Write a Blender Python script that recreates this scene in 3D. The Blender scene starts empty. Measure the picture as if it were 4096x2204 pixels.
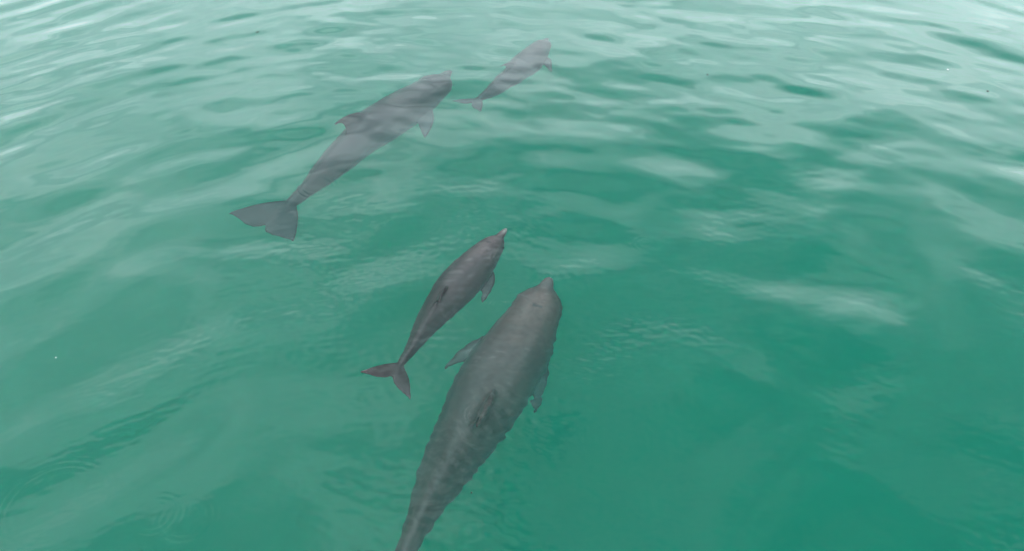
import bpy, math, random
import numpy as np
from mathutils import Vector, Matrix, noise as mnoise

R = math.radians
scene = bpy.context.scene
col = scene.collection

# ------------------------------------------------------------------ camera
CAM_H, PITCH, HFOV = 3.0, 40.0, 66.0
PW, PH = 4096.0, 2204.0
cam_data = bpy.data.cameras.new('camera')
cam_data.sensor_fit = 'HORIZONTAL'
cam_data.sensor_width = 36.0
cam_data.lens = 18.0 / math.tan(R(HFOV / 2))
cam_data.clip_start, cam_data.clip_end = 0.05, 20000.0
cam = bpy.data.objects.new('camera', cam_data)
cam.location = (0, 0, CAM_H)
cam.rotation_euler = (R(90 - PITCH), 0, 0)
col.objects.link(cam)
scene.camera = cam

# ------------------------------------------------------------------ sky and sun
SUN_EL, SUN_AZ = 56.0, 232.0          # high sun behind a cloud deck, over the left shoulder
world = bpy.data.worlds.new('World')
scene.world = world
world.use_nodes = True
nt = world.node_tree
nt.nodes.clear()


def N(tree, kind, **kw):
    n = tree.nodes.new(kind)
    for k, v in kw.items():
        if k.startswith('i_'):
            n.inputs[k[2:].replace('_', ' ')].default_value = v
        else:
            setattr(n, k, v)
    return n


def M(tree, op, a, b=None, c=None):
    n = tree.nodes.new('ShaderNodeMath')
    n.operation = op
    for i, v in enumerate((a, b, c)):
        if v is None:
            continue
        if isinstance(v, (int, float)):
            n.inputs[i].default_value = v
        else:
            tree.links.new(v, n.inputs[i])
    return n.outputs[0]


def ramp(tree, fac, stops, interp='EASE'):
    n = tree.nodes.new('ShaderNodeValToRGB')
    n.color_ramp.interpolation = interp
    e = n.color_ramp.elements
    while len(e) < len(stops):
        e.new(0.5)
    for el, (p, c) in zip(e, stops):
        el.position = p
        el.color = c if len(c) == 4 else (*c, 1)
    tree.links.new(fac, n.inputs['Fac'])
    return n.outputs['Color']


L = nt.links.new
sky = N(nt, 'ShaderNodeTexSky', sky_type='NISHITA', sun_disc=False)
sky.sun_elevation = R(SUN_EL)
sky.sun_rotation = R(SUN_AZ)
tc = N(nt, 'ShaderNodeTexCoord')
sep = N(nt, 'ShaderNodeSeparateXYZ')
turn = N(nt, 'ShaderNodeVectorRotate', rotation_type='Z_AXIS')
turn.inputs['Angle'].default_value = R(-14)
L(tc.outputs['Generated'], turn.inputs['Vector'])
L(turn.outputs[0], sep.inputs[0])
zz = M(nt, 'ADD', M(nt, 'MAXIMUM', sep.outputs['Z'], 0.0), 0.16)   # project the sky onto a flat cloud deck
cmb = N(nt, 'ShaderNodeCombineXYZ')
L(M(nt, 'DIVIDE', M(nt, 'MULTIPLY', sep.outputs['X'], -1.0), zz), cmb.inputs[0])
L(M(nt, 'DIVIDE', sep.outputs['Y'], zz), cmb.inputs[1])
CLOUD_SHIFT = (4.698, -14.932, 0.009)
shift = N(nt, 'ShaderNodeVectorMath', operation='ADD')
shift.inputs[1].default_value = CLOUD_SHIFT
L(cmb.outputs[0], shift.inputs[0])
n0 = N(nt, 'ShaderNodeTexNoise', i_Scale=0.62, i_Detail=1.0, i_Roughness=0.4)      # broad cloud cover with thin places
n1 = N(nt, 'ShaderNodeTexNoise', i_Scale=4.2, i_Detail=4.0, i_Roughness=0.5, i_Distortion=0.4)
L(shift.outputs[0], n0.inputs['Vector'])
L(shift.outputs[0], n1.inputs['Vector'])
cover = M(nt, 'ADD', M(nt, 'MULTIPLY', n0.outputs['Fac'], 0.52), M(nt, 'MULTIPLY', n1.outputs['Fac'], 0.48))
cloud = ramp(nt, cover, [(0.38, (2.2, 4.2, 5.8)), (0.48, (12.0, 14.7, 16.2)), (0.57, (26, 30, 31.8)), (0.68, (46, 49, 50.5))])
low = N(nt, 'ShaderNodeMapRange', interpolation_type='SMOOTHSTEP')
low.inputs['From Min'].default_value, low.inputs['From Max'].default_value = 0.34, 0.84
low.inputs['To Min'].default_value, low.inputs['To Max'].default_value = 0.48, 1.0
L(sep.outputs['Z'], low.inputs['Value'])
deck = N(nt, 'ShaderNodeMix', data_type='RGBA')
L(low.outputs[0], deck.inputs['Factor'])
L(ramp(nt, sep.outputs['Z'], [(0.16, (46, 50, 52)), (0.42, (33, 38, 41)), (0.62, (22, 27, 30))]), deck.inputs['A'])
L(cloud, deck.inputs['B'])
mixs = N(nt, 'ShaderNodeMix', data_type='RGBA')
mixs.inputs['Factor'].default_value = 0.9
L(sky.outputs[0], mixs.inputs['A'])
L(deck.outputs['Result'], mixs.inputs['B'])
bg = N(nt, 'ShaderNodeBackground', i_Strength=0.1)
L(mixs.outputs['Result'], bg.inputs['Color'])
L(bg.outputs[0], N(nt, 'ShaderNodeOutputWorld').inputs['Surface'])

sun_data = bpy.data.lights.new('sun', 'SUN')
sun_data.energy = 1.5
sun_data.angle = R(50)
sun_data.color = (1.0, 0.97, 0.92)
sun = bpy.data.objects.new('sun', sun_data)
az, el = R(SUN_AZ), R(SUN_EL)
sd = Vector((math.sin(az) * math.cos(el), math.cos(az) * math.cos(el), math.sin(el)))
sun.rotation_euler = sd.to_track_quat('Z', 'Y').to_euler()
sun.location = (-6, -4, 12)
col.objects.link(sun)

scene.view_settings.view_transform = 'Standard'
scene.view_settings.look = 'None'
scene.view_settings.gamma = 1.0
scene.view_settings.exposure = 0.0
scene.view_settings.use_curve_mapping = False
cy = scene.cycles
cy.max_bounces = 10
cy.transmission_bounces = 8
cy.volume_bounces = 3
cy.diffuse_bounces = 3
cy.glossy_bounces = 3
cy.caustics_refractive = True
cy.caustics_reflective = True
cy.blur_glossy = 0.0
cy.sample_clamp_indirect = 6.0
cy.use_denoising = True
cy.denoising_input_passes = 'RGB_ALBEDO_NORMAL'
cy.use_adaptive_sampling = True
cy.adaptive_threshold = 0.025
cy.adaptive_min_samples = 16


# ------------------------------------------------------------------ pixel (of the 4096 x 2204 photograph) to a point in the place
def at(px, py, z=0.0):
    """The point at height z that the photograph shows at (px, py); below z = 0 the sight line bends into the water."""
    f = (PW / 2) / math.tan(R(HFOV / 2))
    c, s = math.cos(R(PITCH)), math.sin(R(PITCH))
    x, y = (px - PW / 2) / f, -(py - PH / 2) / f
    d = Vector((x, c + y * s, -s + y * c)).normalized()
    p = Vector((0, 0, CAM_H)) + d * (CAM_H / -d.z) if z <= 0 else Vector((0, 0, CAM_H)) + d * ((CAM_H - z) / -d.z)
    if z < 0:
        h = Vector((d.x, d.y, 0)) / 1.333
        t = Vector((h.x, h.y, -math.sqrt(1 - h.length_squared)))
        p = p + t * (z / t.z)
    return p


def mesh_object(name, verts, faces, mat=None, smooth=True, parent=None):
    me = bpy.data.meshes.new(name)
    me.from_pydata([tuple(v) for v in verts], [], faces)
    me.update()
    if smooth:
        me.polygons.foreach_set('use_smooth', [True] * len(me.polygons))
    if mat:
        me.materials.append(mat)
    o = bpy.data.objects.new(name, me)
    col.objects.link(o)
    o.parent = parent
    return o


def material(name):
    m = bpy.data.materials.new(name)
    m.use_nodes = True
    m.node_tree.nodes.clear()
    return m, m.node_tree


# ------------------------------------------------------------------ materials
def water_material():
    m, t = material('clear_green_sea_water')
    L = t.links.new
    glass = N(t, 'ShaderNodeBsdfGlass', i_IOR=1.333, i_Roughness=0.0)
    sc = N(t, 'ShaderNodeVolumeScatter')
    sc.inputs['Color'].default_value = (*[v / max(SIG_S) for v in SIG_S], 1)
    sc.inputs['Density'].default_value = max(SIG_S)
    sc.inputs['Anisotropy'].default_value = 0.0
    ab = N(t, 'ShaderNodeVolumeAbsorption')
    ab.inputs['Color'].default_value = (*[1 - v / max(SIG_A) for v in SIG_A], 1)
    ab.inputs['Density'].default_value = max(SIG_A)
    add = N(t, 'ShaderNodeAddShader')
    L(sc.outputs[0], add.inputs[0])
    L(ab.outputs[0], add.inputs[1])
    out = N(t, 'ShaderNodeOutputMaterial')
    L(glass.outputs[0], out.inputs['Surface'])
    L(add.outputs[0], out.inputs['Volume'])
    m.cycles.homogeneous_volume = True
    return m


def skin_material(name, back, flank, belly, tint):
    m, t = material(name)
    L = t.links.new
    at_ = N(t, 'ShaderNodeAttribute', attribute_name='body_map')
    sp = N(t, 'ShaderNodeSeparateColor')
    L(at_.outputs['Color'], sp.inputs[0])
    s, up = sp.outputs[0], sp.outputs[1]
    tcn = N(t, 'ShaderNodeTexCoord')
    big = N(t, 'ShaderNodeTexNoise', i_Scale=3.0, i_Detail=5.0, i_Roughness=0.6)
    L(tcn.outputs['Object'], big.inputs['Vector'])
    small = N(t, 'ShaderNodeTexNoise', i_Scale=34.0, i_Detail=6.0, i_Roughness=0.7)
    L(tcn.outputs['Object'], small.inputs['Vector'])
    # the cape: wavering pale edge, pale belly; flank shade and back sheen painted in
    u = M(t, 'ADD', up, M(t, 'MULTIPLY', M(t, 'SUBTRACT', big.outputs['Fac'], 0.5), 0.16))
    base = ramp(t, u, [(0.16, belly), (0.34, flank), (0.60, flank), (0.655, [v * 1.45 for v in flank]), (0.72, back), (0.80, back), (0.95, [v * 1.3 for v in back])])
    tip = ramp(t, s, [(0.018, (1, 1, 1)), (0.05, (0, 0, 0))])
    mx = N(t, 'ShaderNodeMix', data_type='RGBA')
    L(tip, mx.inputs['Factor'])
    L(base, mx.inputs['A'])
    mx.inputs['B'].default_value = (*tint, 1)
    mot = ramp(t, small.outputs['Fac'], [(0.30, (0.78, 0.77, 0.76)), (0.55, (1, 1, 1)), (0.75, (1.12, 1.10, 1.08))])
    mu = N(t, 'ShaderNodeMix', data_type='RGBA', blend_type='MULTIPLY')
    mu.inputs['Factor'].default_value = 1.0
    L(mx.outputs['Result'], mu.inputs['A'])
    L(mot, mu.inputs['B'])
    pat = ramp(t, big.outputs['Fac'], [(0.34, (0.74, 0.73, 0.72)), (0.52, (1, 1, 1)), (0.68, (1.28, 1.27, 1.26))])
    mp_ = N(t, 'ShaderNodeMix', data_type='RGBA', blend_type='MULTIPLY')
    mp_.inputs['Factor'].default_value = 1.0
    L(mu.outputs['Result'], mp_.inputs['A'])
    L(pat, mp_.inputs['B'])
    hd = ramp(t, s, [(0.10, (1.4, 1.38, 1.36)), (0.34, (1, 1, 1)), (0.75, (0.92, 0.92, 0.92))])
    mu = N(t, 'ShaderNodeMix', data_type='RGBA', blend_type='MULTIPLY')
    mu.inputs['Factor'].default_value = 1.0
    L(mp_.outputs['Result'], mu.inputs['A'])
    L(hd, mu.inputs['B'])
    # old rake scars: thin pale lines along the body
    mp = N(t, 'ShaderNodeMapping')
    mp.inputs['Scale'].default_value = (26, 3.5, 26)
    mp.inputs['Rotation'].default_value = (0, 0, R(28))
    L(tcn.outputs['Object'], mp.inputs['Vector'])
    scn = N(t, 'ShaderNodeTexNoise', i_Scale=1.0, i_Detail=1.0)
    L(mp.outputs[0], scn.inputs['Vector'])
    sline = ramp(t, scn.outputs['Fac'], [(0.66, (0, 0, 0)), (0.70, (1, 1, 1)), (0.74, (0, 0, 0))])
    ms = N(t, 'ShaderNodeMix', data_type='RGBA')
    L(M(t, 'MULTIPLY', sline, 0.3), ms.inputs['Factor'])
    L(mu.outputs['Result'], ms.inputs['A'])
    ms.inputs['B'].default_value = (*[min(1, v * 1.5) for v in flank], 1)
    # blowhole and mouth are painted dark where the map says so
    dk = N(t, 'ShaderNodeMix', data_type='RGBA')
    L(sp.outputs[2], dk.inputs['Factor'])
    L(ms.outputs['Result'], dk.inputs['A'])
    dk.inputs['B'].default_value = (0.03, 0.03, 0.032, 1)
    bs = N(t, 'ShaderNodeBsdfPrincipled', i_Roughness=0.38)
    L(dk.outputs['Result'], bs.inputs['Base Color'])
    bs.inputs['Specular IOR Level'].default_value = 0.35
    L(bs.outputs[0], N(t, 'ShaderNodeOutputMaterial').inputs['Surface'])
    return m


def plain_material(name, colour, rough, noise_amt=0.15, scale=30.0):
    m, t = material(name)
    nz = N(t, 'ShaderNodeTexNoise', i_Scale=scale, i_Detail=5.0)
    tcn = N(t, 'ShaderNodeTexCoord')
    t.links.new(tcn.outputs['Object'], nz.inputs['Vector'])
    c = ramp(t, nz.outputs['Fac'], [(0.3, [v * (1 - noise_amt) for v in colour]), (0.7, [min(1, v * (1 + noise_amt)) for v in colour])])
    bs = N(t, 'ShaderNodeBsdfPrincipled', i_Roughness=rough)
    t.links.new(c, bs.inputs['Base Color'])
    t.links.new(bs.outputs[0], N(t, 'ShaderNodeOutputMaterial').inputs['Surface'])
    return m


# ------------------------------------------------------------------ water
SIG_S = (0.055, 0.22, 0.22)
SIG_A = (0.80, 0.105, 0.215)
DEPTH = -7.0

rng = np.random.RandomState(113)


def wave_components():
    """(wavelength, heading, slope, phase, kind): kind 0 swell and chop, 1 wind wavelets, 2 capillary ripples, 3 ripples stirred up over the dolphins."""
    comps = []
    for lam, slope, spread, n, kind in ((2.6, 0.014, 0.9, 6, 0), (1.2, 0.030, 0.8, 9, 0), (0.64, 0.035, 0.65, 16, 0),
                                        (0.42, 0.028, 0.40, 18, 1), (0.22, 0.018, 0.36, 18, 1),
                                        (0.085, 0.018, 0.6, 16, 2), (0.046, 0.030, 0.6, 20, 2),
                                        (0.11, 0.030, 0.9, 10, 3), (0.062, 0.050, 0.9, 16, 3)):
        for _ in range(n):
            comps.append((lam * rng.uniform(0.72, 1.35), rng.normal(math.pi / 2, spread), slope * math.sqrt(2.0 / n), rng.uniform(0, 2 * math.pi), kind))
    return comps


def smooth(a, lo, hi):
    t = np.clip((a - lo) / (hi - lo), 0, 1)
    return t * t * (3 - 2 * t)


def build_water(mat, rings):
    # a disc of rings of quads round the boat, finest where the sea is nearest
    el = np.radians(np.concatenate([np.linspace(88, 66, 14)[:-1], np.arange(66, 17, -0.088), np.linspace(17, 9, 60)[1:]]))
    rad = CAM_H / np.tan(el)
    rad = np.concatenate([rad, rad[-1] * 1.13 ** np.arange(1, 48)])
    th = np.radians(np.concatenate([np.arange(-54, 54, 0.088), np.arange(54, 306, 2.25)]))
    RR, TH = np.meshgrid(rad, th, indexing='ij')
    X, Y = RR * np.sin(TH), RR * np.cos(TH)
    step = np.gradient(rad)[:, None] * np.ones_like(X)
    step = np.maximum(step, RR * np.where(np.abs(TH) < R(54), R(0.088), R(2.25)))
    # crests bow away from the boat
    U = X + 0.25 * np.sin(Y * 0.7 + 1.0)
    V = Y + X * X / 15.0 + 0.2 * np.sin(X * 0.9 + 0.4)
    calm = 1.0 - smooth(RR, 12, 40)
    # wind wavelets: stronger farther from the sheltered side of the boat, in drifting patches
    patch = 0.5 + 0.5 * np.sin(X * 0.8 + 0.5 * Y + 0.6) * np.sin(Y * 0.9 - 0.45 * X + 0.3)
    patch2 = smooth(np.sin(X * 1.9 + 0.9 * Y + 2.0 * np.sin(0.8 * Y)) * np.sin(Y * 1.6 - 0.7 * X + 1.1) + 0.3 * np.sin(3.1 * X - 2.2 * Y), -0.3, 0.9)
    lee = 0.14 + 0.86 * smooth(Y + 0.12 * np.abs(X), 3.0, 6.6) * (0.55 + 0.45 * patch)
    mid = 1.0 - 0.52 * smooth(Y, 3.6, 6.5)
    amp = (mid, lee, (0.30 + 0.70 * patch2) * (1.0 - 0.65 * smooth(Y, 3.4, 5.4)),
           np.zeros_like(X))
    for (ax, ay), (bx, by) in DISTURBED:
        a_, b_ = at(ax, ay), at(bx, by)
        dx, dy = b_.x - a_.x, b_.y - a_.y
        t_ = np.clip(((X - a_.x) * dx + (Y - a_.y) * dy) / (dx * dx + dy * dy), 0, 1)
        d2 = (X - a_.x - t_ * dx) ** 2 + (Y - a_.y - t_ * dy) ** 2
        np.maximum(amp[3], np.exp(-d2 / 0.34 ** 2) * (0.45 + 0.55 * patch2), out=amp[3])
    Z = np.zeros_like(X)
    for lam, hd, slope, ph, kind in wave_components():
        k = 2 * math.pi / lam
        rows = np.where(step.min(1) < lam / 2.6)[0]
        if not len(rows):
            continue
        e = rows[-1] + 1
        keep = 1.0 - smooth(step[:e], lam / 5.0, lam / 2.6)
        p = (k * (U[:e] * math.cos(hd) + V[:e] * math.sin(hd)) + ph).astype(np.float32)
        w = np.sin(p)
        if kind < 2:
            w = w + 0.12 * np.cos(2 * p)
        Z[:e] += slope / k * w * amp[kind][:e] * keep
    Z *= calm
    # rings spreading from drops and from the dolphins
    for c, r0, lam, width, slope in rings:
        d = np.hypot(X - c.x, Y - c.y) - r0
        lop = 0.55 + 0.45 * np.sin(np.arctan2(Y - c.y, X - c.x) + c.x * 7)          # never equally strong all round
        Z += np.where(np.abs(d) < 3 * width, slope * lam / 6.283 * np.sin(6.283 * d / lam) * np.exp(-(d / width) ** 2) * lop, 0)
    nr, na = X.shape
    verts = np.stack([X, Y, Z], -1).reshape(-1, 3)
    idx = np.arange(nr * na).reshape(nr, na)
    nxt = np.roll(idx, -1, axis=1)
    quads = np.stack([idx[:-1], idx[1:], nxt[1:], nxt[:-1]], -1).reshape(-1, 4)[:, ::-1]
    edge = idx[-1]
    inner = idx[0]
    # walls and floor close the body of water
    nb = len(edge)
    low = verts[edge].copy()
    low[:, 2] = DEPTH
    base = len(verts)
    verts = np.concatenate([verts, low, [[0, 0, DEPTH], [0, 0, float(Z[0].mean())]]])
    i = np.arange(nb)
    j = (i + 1) % nb
    wall = np.stack([edge[i], edge[j], base + j, base + i], -1)
    floor = np.concatenate([np.stack([base + i, base + j, np.full(nb, base + nb)], -1), np.stack([inner[j], inner[i], np.full(nb, base + nb + 1)], -1)])
    me = bpy.data.meshes.new('water')
    nq, nt_ = len(quads) + len(wall), len(floor)
    me.vertices.add(len(verts))
    me.vertices.foreach_set('co', verts.astype(np.float32).ravel())
    loops = np.concatenate([quads.ravel(), wall.ravel(), floor.ravel()])
    me.loops.add(len(loops))
    me.loops.foreach_set('vertex_index', loops.astype(np.int32))
    starts = np.concatenate([np.arange(nq) * 4, nq * 4 + np.arange(nt_) * 3])
    me.polygons.add(nq + nt_)
    me.polygons.foreach_set('loop_start', starts.astype(np.int32))
    sm = np.zeros(nq + nt_, dtype=bool)
    sm[:len(quads)] = True
    me.polygons.foreach_set('use_smooth', sm)
    me.update(calc_edges=True)
    bad = me.validate()
    print('water faces', len(me.polygons), 'fixed', bad, 'up', me.polygons[1000].normal.z, 'wall', me.polygons[len(quads)].normal[:], 'floor', me.polygons[nq].normal.z, me.polygons[nq + nb].normal.z)
    me.materials.append(mat)
    o = bpy.data.objects.new('water', me)
    col.objects.link(o)
    o['kind'] = 'structure'
    o['label'] = 'calm clear green sea with ripples and pale sky reflections'
    return o


DISTURBED = [((2190, 1115), (1600, 2260)), ((2020, 920), (1560, 1520))]


def ring(px, py, r_px, lam=0.022, n=2.2, slope=0.16):
    c = at(px, py)
    depth = (c - Vector((0, 0, CAM_H))).length
    f = (PW / 2) / math.tan(R(HFOV / 2))
    return (c, r_px / f * depth, lam * 1.15, lam * n / 2, slope * 1.15)


rings = [
    ring(1915, 1668, 48, 0.020, 2.0, 0.30),      # drop ring over the big dolphin's dorsal fin
    ring(215, 2015, 165, 0.026, 3.2, 0.17),
    ring(620, 2065, 75, 0.024, 3.0, 0.11),
    ring(745, 2075, 80, 0.024, 3.0, 0.12),
    ring(2000, 1225, 36, 0.018, 2.6, 0.20),
    ring(2190, 1108, 14, 0.022, 2.5, 0.28),
    ring(2000, 1028, 18, 0.020, 2.4, 0.26),
    ring(2620, 556, 22, 0.024, 1.8, 0.16),
    ring(2580, 975, 40, 0.026, 2.8, 0.12),
    ring(2440, 1770, 120, 0.028, 4.0, 0.12),
    ring(2030, 1935, 28, 0.018, 2.0, 0.10),
    ring(118, 1268, 24, 0.022, 2.2, 0.15),
    ring(290, 1762, 20, 0.020, 2.0, 0.15),
    ring(1640, 1560, 22, 0.018, 2.4, 0.18),
    ring(1930, 1195, 20, 0.018, 2.0, 0.16),
    ring(1265, 745, 60, 0.030, 3.0, 0.12),
    ring(1438, 1232, 18, 0.02, 2.0, 0.10),
    ring(3200, 1625, 12, 0.018, 2.0, 0.12),
    ring(2930, 1545, 12, 0.018, 2.0, 0.12),
    ring(2390, 1055, 22, 0.02, 2.0, 0.10),
    ring(1690, 890, 60, 0.028, 2.4, 0.09),
]
water = build_water(water_material(), rings)


def build_seabed():
    n = 90
    t = np.linspace(-1, 1, n)
    g = np.sign(t) * (np.abs(t) * 14 + np.abs(t) ** 6 * 3900)
    X, Y = np.meshgrid(g, g + 5)
    Z = DEPTH + 0.75 + 0.22 * np.sin(X * 0.5 + np.sin(Y * 0.33)) * np.sin(Y * 0.41 + 0.8) + 0.05 * np.sin(X * 2.1 + Y * 1.4)
    v = np.stack([X, Y, Z], -1).reshape(-1, 3)
    idx = np.arange(n * n).reshape(n, n)
    q = np.stack([idx[:-1, :-1], idx[:-1, 1:], idx[1:, 1:], idx[1:, :-1]], -1).reshape(-1, 4)
    o = mesh_object('seabed', v, q.tolist(), plain_material('pale_sand', (0.42, 0.38, 0.30), 0.9, 0.25, 1.2))
    o['kind'] = 'structure'
    o['label'] = 'pale sandy sea floor under the green water'


build_seabed()

# ------------------------------------------------------------------ dolphins
S_ST = [0, .012, .035, .060, .080, .105, .145, .20, .27, .35, .43, .52, .62, .72, .80, .87, .915, .945, .975]
S_W = [.004, .012, .017, .022, .038, .052, .066, .080, .092, .098, .096, .086, .067, .046, .031, .021, .017, .015, .007]
S_T = [.003, .008, .012, .016, .036, .051, .062, .074, .086, .093, .091, .081, .067, .052, .041, .032, .024, .015, .005]
S_B = [.005, .012, .018, .026, .040, .053, .067, .081, .093, .098, .096, .086, .070, .053, .042, .032, .024, .015, .005]


def cinterp(x, xs, ys):
    """Smooth (Catmull-Rom / Hermite) interpolation of a table."""
    xs, ys = np.asarray(xs, float), np.asarray(ys, float)
    m = np.gradient(ys, xs, axis=0)
    i = np.clip(np.searchsorted(xs, x) - 1, 0, len(xs) - 2)
    h = xs[i + 1] - xs[i]
    t = (x - xs[i]) / h
    if ys.ndim > 1:
        t, h = t[..., None], h[..., None]
    a = 2 * t ** 3 - 3 * t ** 2 + 1
    b = t ** 3 - 2 * t ** 2 + t
    c = -2 * t ** 3 + 3 * t ** 2
    d = t ** 3 - t ** 2
    return a * ys[i] + b * h * m[i] + c * ys[i + 1] + d * h * m[i + 1]


class Spine:
    def __init__(self, pts, roll):
        P = np.array([tuple(p) for p in pts])
        q = np.concatenate([[0], np.cumsum(np.linalg.norm(np.diff(P, axis=0), axis=1))])
        fine = np.linspace(0, q[-1], 400)
        C = cinterp(fine, q, P)
        ln = np.concatenate([[0], np.cumsum(np.linalg.norm(np.diff(C, axis=0), axis=1))])
        self.L = ln[-1]
        self.s = np.linspace(0, 1, 201)
        self.C = np.stack([np.interp(self.s * self.L, ln, C[:, k]) for k in range(3)], -1)
        T = np.gradient(self.C, axis=0)                       # towards the tail
        T /= np.linalg.norm(T, axis=1)[:, None]
        up = np.array([0, 0, 1.0])
        S = np.cross(up, T)                                   # the dolphin's right: up x tailward
        S /= np.linalg.norm(S, axis=1)[:, None]
        U = np.cross(T, S)
        r = np.radians(np.interp(self.s, np.linspace(0, 1, len(roll)), roll))[:, None]
        self.T, self.S, self.U = T, S * np.cos(r) + U * np.sin(r), U * np.cos(r) - S * np.sin(r)

    def frame(self, s):
        f = lambda A: np.array([np.interp(s, self.s, A[:, k]) for k in range(3)])
        over = max(0.0, s - 1.0)
        return f(self.C) + f(self.T) * over * self.L, f(self.T), f(self.S), f(self.U)

    def pt(self, s, side, up):
        c, t, sd_, u = self.frame(s)
        return c + (sd_ * side + u * up) * self.L


def add_loft(V, F, loops):
    base = len(V)
    n = len(loops[0])
    for lp in loops:
        V.extend(lp)
    for a in range(len(loops) - 1):
        for k in range(n):
            k2 = (k + 1) % n
            F.append((base + a * n + k, base + a * n + k2, base + (a + 1) * n + k2, base + (a + 1) * n + k))
    F.append(tuple(base + k for k in range(n))[::-1])
    F.append(tuple(base + (len(loops) - 1) * n + k for k in range(n)))


def fin_section(lead, trail, normal, thick):
    pts = []
    prof = [(0, .1), (.06, .6), (.18, .92), (.38, 1.0), (.62, .82), (.85, .52), (1.0, .30)]
    for x, y in prof:
        pts.append(lead + (trail - lead) * x + normal * thick * y)
    for x, y in prof[::-1][:-1]:
        pts.append(lead + (trail - lead) * x - normal * thick * y)
    return pts


def build_dolphin(name, label, spine_px, mat, girth=1.0, roll=(0, 0), dorsal=1.0, dorsal_lean=0.0, pec=((1, .85, -.45, .75), (-1, .85, -.45, .75)),
                  pec_len=.165, fluke=1.0, fluke_tilt=0.0, voxel=0.009, tail_len=1.0, beak=1.0, chord_f=1.0, bluff=1.0, stock=1.0, dorsal_s=0.0, notch=1.0):
    sp = Spine([at(*p) for p in spine_px], roll)
    print(name, 'length', round(sp.L, 2))
    V, F = [], []
    # trunk
    loops = []
    for s in np.concatenate([np.linspace(0, .12, 25)[:-1], np.linspace(.12, .975, 70)]):
        st = [v * (beak + (1 - beak) * min(1, v / .16)) for v in S_ST]       # a shorter beak pulls the melon forward
        w, tp, bt = (float(cinterp(np.array([s]), st, A)[0]) for A in (S_W, S_T, S_B))
        if s > .07:
            w, tp, bt = (v * (1 + (girth - 1) * min(1, (s - .07) / .08)) for v in (w, tp, bt))
        w *= 1 + (bluff - 1) * math.exp(-((s - .08) / .05) ** 2)
        kst = 1 + (stock - 1) * float(np.interp(s, [.55, .75, .93, .975], [0, 1, 1, .4]))
        w, tp, bt = w * kst, tp * (1 + (kst - 1) * .5), bt * (1 + (kst - 1) * .5)
        lp = []
        for k in range(36):
            a = 2 * math.pi * k / 36
            ca, sa = math.cos(a), math.sin(a)
            e = 0.94 + .45 * float(np.interp(s, [.42, .7, .95], [0, 1, .6]))   # the back sharpens to a ridge towards the tail
            x = math.copysign(abs(ca) ** e, ca) * w
            y = math.copysign(abs(sa) ** e, sa) * (tp if sa > 0 else bt)
            if .6 < s < .96 and abs(sa) > .8:                  # keels of the tail stock
                y *= 1 + .10 * math.sin(math.pi * (s - .6) / .36)
            lp.append(sp.pt(s, x, y))
        loops.append(lp)
    add_loft(V, F, loops)
    Lb = sp.L
    # dorsal fin
    loops = []
    hs = np.linspace(-.035, 1, 14)
    for h in hs:
        hh = max(h, 0)
        lead = .430 + .150 * hh ** 1.25 + .035 * hh ** 4
        trail = .600 - .030 * math.sin(math.pi * min(1, hh * 1.05)) + .025 * hh ** 2
        if h < 0:
            lead, trail = .415, .612
        trail = max(trail, lead + .004)
        lead, trail = lead + dorsal_s, trail + dorsal_s
        top_m = float(np.interp((lead + trail) / 2, S_ST, S_T)) * girth
        z = top_m + h * .094 * dorsal - (.01 if h < .3 else 0)
        lean = dorsal_lean * hh ** 1.6 * .094
        c, tt, sd_, uu = sp.frame((lead + trail) / 2)
        loops.append(fin_section(sp.pt(lead, lean, z), sp.pt(trail, lean, z), sd_, (.0040 * (1 - hh) ** .8 + .016 * max(0, 1 - hh / .35) ** 2 + .0040) * Lb))
    add_loft(V, F, loops)
    # flippers: (side, out, up, back) directions
    for side, o_, u_, b_ in pec:
        c, tt, sd_, uu = sp.frame(.27)
        dirv = sd_ * side * o_ + uu * u_ + tt * b_
        dirv /= np.linalg.norm(dirv)
        chord = tt - dirv * np.dot(tt, dirv)
        chord /= np.linalg.norm(chord)
        nrm = np.cross(chord, dirv)
        root = sp.pt(.262, side * .060 * girth, -.040 * girth)
        loops = []
        for t in np.linspace(0, 1, 12):
            ctr = root + dirv * pec_len * Lb * t + chord * Lb * .030 * t ** 2.2
            ch = float(np.interp(t, [0, .15, .35, .6, .8, .93, 1], [.062, .064, .062, .046, .030, .017, .005])) * Lb
            th = float(np.interp(t, [0, .4, 1], [.014, .010, .006])) * Lb
            loops.append(fin_section(ctr - chord * ch * .5, ctr + chord * ch * .5, nrm, th))
        add_loft(V, F, loops)
    # flukes
    c, tt, sd_, uu = sp.frame(.985)
    ft = R(fluke_tilt)
    tt2 = tt * math.cos(ft) + uu * math.sin(ft)
    un = np.cross(tt2, sd_)
    org = sp.frame(.935)[0]
    for side in (-1, 1):
        loops = []
        for t in np.linspace(-.02, 1, 16):
            tc_ = max(t, 0)
            lead = -.016 + .078 * tc_ ** 1.1 + .046 * tc_ ** 3
            trail = float(np.interp(tc_, [0, .06, .2, .45, .75, .92, 1], [.056, .073, .090, .102, .107, .110, .114]))
            trail += (1 - notch) * .036 * max(0, 1 - tc_) ** 1.5
            trail = max(lead + (trail - lead) * chord_f, lead + .004)
            out = side * t * .112 * fluke * Lb
            p0 = org + tt2 * lead * Lb * tail_len + sd_ * out
            p1 = org + tt2 * trail * Lb * tail_len + sd_ * out
            loops.append(fin_section(p0, p1, un, float(np.interp(tc_, [0, .2, 1], [.014, .010, .0055])) * Lb))
        if side > 0:
            loops = [lp[::-1] for lp in loops]
        add_loft(V, F, loops)
    V = np.array(V)
    ctr = sp.frame(.4)[0]
    raw = mesh_object('raw', V - ctr, F, None)
    rm = raw.modifiers.new('join', 'REMESH')
    rm.mode = 'VOXEL'
    rm.voxel_size = voxel
    rm.use_smooth_shade = True
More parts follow.
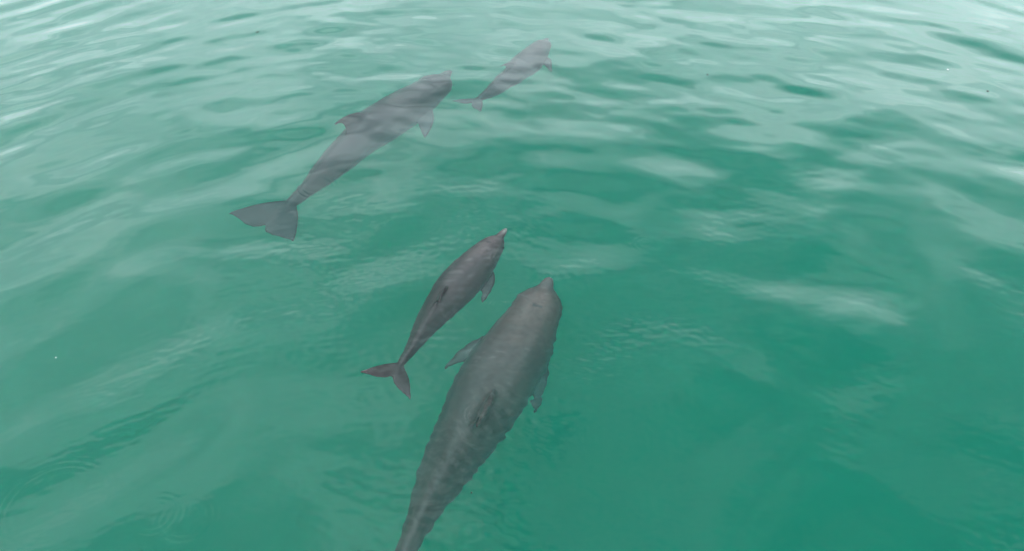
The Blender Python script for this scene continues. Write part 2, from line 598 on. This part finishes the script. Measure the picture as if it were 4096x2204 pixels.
    smm = raw.modifiers.new('soften', 'SMOOTH')
    smm.factor = 0.5
    smm.iterations = 5
    dg = bpy.context.evaluated_depsgraph_get()
    me = bpy.data.meshes.new_from_object(raw.evaluated_get(dg))
    bpy.data.objects.remove(raw)
    me.name = name
    nv = len(me.vertices)
    co = np.zeros(nv * 3, np.float32)
    me.vertices.foreach_get('co', co)
    co = co.reshape(-1, 3) + ctr
    # body map: how far along, how far up, dark marks
    near = np.zeros(nv, int)
    for a in range(0, nv, 4000):
        d = ((co[a:a + 4000, None, :] - sp.C[None]) ** 2).sum(-1)
        near[a:a + 4000] = d.argmin(1)
    rel = (co - sp.C[near]) / Lb
    side = (rel * sp.S[near]).sum(1)
    upv = (rel * sp.U[near]).sum(1)
    s = sp.s[near] + (rel * sp.T[near]).sum(1)
    ang = np.arctan2(upv, np.abs(side)) / math.pi + .5        # 0 belly .. 1 back
    hb = np.interp(s, S_ST, S_T)
    wb = np.interp(s, S_ST, S_W) * girth
    hb2 = np.where(upv > 0, hb, np.interp(s, S_ST, S_B)) * girth
    out = np.hypot(side / wb, upv / hb2)
    ang = np.where(((out > 1.12) & (s > .2)) | (s > .93), .80, ang)
    hf = (upv - hb * girth) / (.094 * dorsal)                 # the dorsal fin's tone shifts slightly from root to edge
    ang = np.where((hf > .05) & (s > .38) & (s < .7), .86 - .10 * np.clip(hf * 1.1, 0, 1), ang)
    blow = np.exp(-((np.hypot((s - .118 + 4 * side ** 2) * 1.0, 0) / .004) ** 2)) * (np.abs(side) < .014) * (upv > 0)
    mouth = np.exp(-(((upv + .004 - .10 * np.maximum(s - .05, 0)) / .0022) ** 2)) * (s < .085) * (s > .004) * (np.abs(side) > .004)
    cattr = me.color_attributes.new('body_map', 'FLOAT_COLOR', 'POINT')
    arr = np.stack([np.clip(s, 0, 1), ang, np.clip(blow * .85 + mouth * .8, 0, 1), np.ones(nv)], -1).astype(np.float32)
    cattr.data.foreach_set('color', arr.ravel())
    # press the blowhole in
    me.vertices.foreach_set('co', (co - ctr - sp.U[near] * (blow * .004 * Lb)[:, None]).astype(np.float32).ravel())
    me.polygons.foreach_set('use_smooth', [True] * len(me.polygons))
    me.materials.clear()
    me.materials.append(mat)
    me.update()
    o = bpy.data.objects.new(name, me)
    o.location = ctr
    col.objects.link(o)
    o['label'] = label
    o['category'] = 'dolphin'
    o['group'] = 'dolphins swimming under the surface'
    # eyes, one each side behind the corner of the mouth
    for sgn in (-1, 1):
        w = float(np.interp(.112, S_ST, S_W))
        p = sp.pt(.112, sgn * w * .985, -.008)
        c, tt, sd_, uu = sp.frame(.112)
        ev, ef = [], []
        for a in range(7):
            for b in range(12):
                th, ph = math.pi * a / 6, 2 * math.pi * b / 12
                v = sd_ * math.cos(th) * .5 + (tt * math.cos(ph) * 1.3 + uu * math.sin(ph)) * math.sin(th)
                ev.append(p - ctr + v * .0075 * Lb)
        for a in range(6):
            for b in range(12):
                ef.append((a * 12 + b, a * 12 + (b + 1) % 12, (a + 1) * 12 + (b + 1) % 12, (a + 1) * 12 + b))
        mesh_object('eye', ev, ef, EYE, parent=o)
    return o


EYE = plain_material('dark_wet_eye', (0.015, 0.014, 0.013), 0.12, 0.2, 80)
SKIN_A = skin_material('grey_dolphin_skin', (0.080, 0.047, 0.044), (0.062, 0.039, 0.037), (0.30, 0.26, 0.25), (0.095, 0.075, 0.073))
SKIN_B = skin_material('dark_grey_dolphin_skin', (0.038, 0.024, 0.026), (0.038, 0.026, 0.027), (0.20, 0.16, 0.15), (0.05, 0.035, 0.035))
SKIN_C = skin_material('young_dolphin_skin', (0.056, 0.040, 0.040), (0.046, 0.034, 0.034), (0.26, 0.22, 0.21), (0.17, 0.155, 0.15))

build_dolphin('dolphin', 'large grey dolphin nearest the camera, its tail cut off by the bottom edge',
              [(2200, 1110, -.12), (2168, 1190, -.22), (2070, 1391, -.35), (1970, 1560, -.41), (1865, 1745, -.41), (1770, 1905, -.39), (1690, 2070, -.37), (1622, 2210, -.36), (1550, 2350, -.36)],
              SKIN_A, girth=1.04, roll=(-6, -14, -17, -9, 0), dorsal_lean=.15, pec=((1, .70, -.25, .95), (-1, .88, -.30, .95)), pec_len=.155, dorsal=.85, beak=.5, bluff=1.18, stock=1.25)
build_dolphin('dolphin', 'small dolphin calf swimming beside the large near dolphin, pale snout tip at the surface',
              [(2026, 911, -.016), (1976, 971, -.088), (1885, 1080, -.17), (1795, 1185, -.19), (1707, 1300, -.19), (1650, 1390, -.17), (1600, 1460, -.12), (1572, 1500, -.09)],
              SKIN_C, girth=.96, voxel=.006, fluke=1.0, tail_len=1.25, chord_f=.9, roll=(4, 10, 8, -10, -26), dorsal=.58, dorsal_lean=.35, pec=((1, .60, -.35, .95), (-1, .85, -.45, .75)))
build_dolphin('dolphin', 'large dolphin with its whole body and broad tail flukes showing, farther out',
              [(1800, 285, -.25), (1760, 325, -.28), (1640, 412, -.36), (1500, 512, -.38), (1372, 625, -.36), (1262, 722, -.34), (1168, 802, -.33), (1100, 858, -.33)],
              SKIN_B, girth=.97, fluke=1.02, tail_len=1.15, chord_f=1.08, notch=0.3, roll=(10, 28, 28, 6, -12), pec=((1, .75, -.45, .75), (-1, .85, -.45, .75)), beak=.62, stock=1.3, dorsal_s=-.025, bluff=1.2, voxel=.008)
build_dolphin('dolphin', 'small faint dolphin farthest out, half hidden by pale reflections near the top',
              [(2190, 152, -.25), (2160, 190, -.27), (2095, 262, -.33), (2020, 325, -.34), (1950, 375, -.34), (1890, 410, -.33)],
              SKIN_B, girth=1.04, voxel=.007, roll=(10, 25, 20, 0), tail_len=1.1, stock=1.6, bluff=1.2, beak=.7)

# ------------------------------------------------------------------ specks afloat
FOAM = plain_material('white_foam_bubble', (0.62, 0.64, 0.64), 0.25, 0.05, 60)
FLAKE = plain_material('dark_brown_flake', (0.035, 0.028, 0.02), 0.6, 0.4, 200)


def surface_z(x, y):
    dg = bpy.context.evaluated_depsgraph_get()
    ok, loc, *_ = water.evaluated_get(dg).ray_cast(Vector((x, y, 1.0)), Vector((0, 0, -1)))
    return loc.z if ok else 0.0


def bubble(px, py, r, label):
    p = at(px, py)
    V, F = [], []
    for a in range(7):
        for b in range(12):
            th, ph = math.pi * .62 * a / 6, 2 * math.pi * b / 12
            V.append((r * math.sin(th) * math.cos(ph) * 1.15, r * math.sin(th) * math.sin(ph), r * (math.cos(th) * .8 + .1)))
    for a in range(6):
        for b in range(12):
            F.append((a * 12 + b, (a + 1) * 12 + b, (a + 1) * 12 + (b + 1) % 12, a * 12 + (b + 1) % 12))
    F.append(tuple(72 + b for b in range(12))[::-1])
    o = mesh_object('bubble', V, F, FOAM)
    o.location = (p.x, p.y, surface_z(p.x, p.y))
    o['label'], o['category'], o['group'] = label, 'bubble', 'tiny white bubbles on the water'


def flake(px, py, r, seed, label):
    p = at(px, py)
    g = random.Random(seed)
    n = 9
    top = [(r * math.cos(6.283 * k / n) * g.uniform(.7, 1.3), r * .6 * math.sin(6.283 * k / n) * g.uniform(.7, 1.3), .0012 + g.uniform(0, .002)) for k in range(n)]
    V = top + [(x, y, -.001) for x, y, z in top] + [(0, 0, .004)]
    F = [(k, (k + 1) % n, 2 * n) for k in range(n)] + [(k, n + k, n + (k + 1) % n, (k + 1) % n) for k in range(n)] + [tuple(n + k for k in range(n))[::-1]]
    o = mesh_object('floating_flake', V, F, FLAKE, smooth=False)
    o.location = (p.x, p.y, surface_z(p.x, p.y))
    o.rotation_euler = (0, 0, g.uniform(0, 6))
    o['label'], o['category'], o['group'] = label, 'flake', 'dark flakes floating on the water'


bubble(3792, 275, .007, 'tiny white bubble floating far out near the right edge')
bubble(222, 1428, .003, 'tiny white bubble floating near the left edge')
flake(2830, 299, .009, 1, 'tiny dark flake floating right of the farthest dolphin')
flake(1030, 128, .011, 2, 'tiny dark flake floating in the upper left')
flake(3950, 365, .009, 3, 'tiny dark flake floating near the upper right edge')
flake(1887, 1980, .0045, 4, 'tiny dark flake floating beside the nearest dolphin')
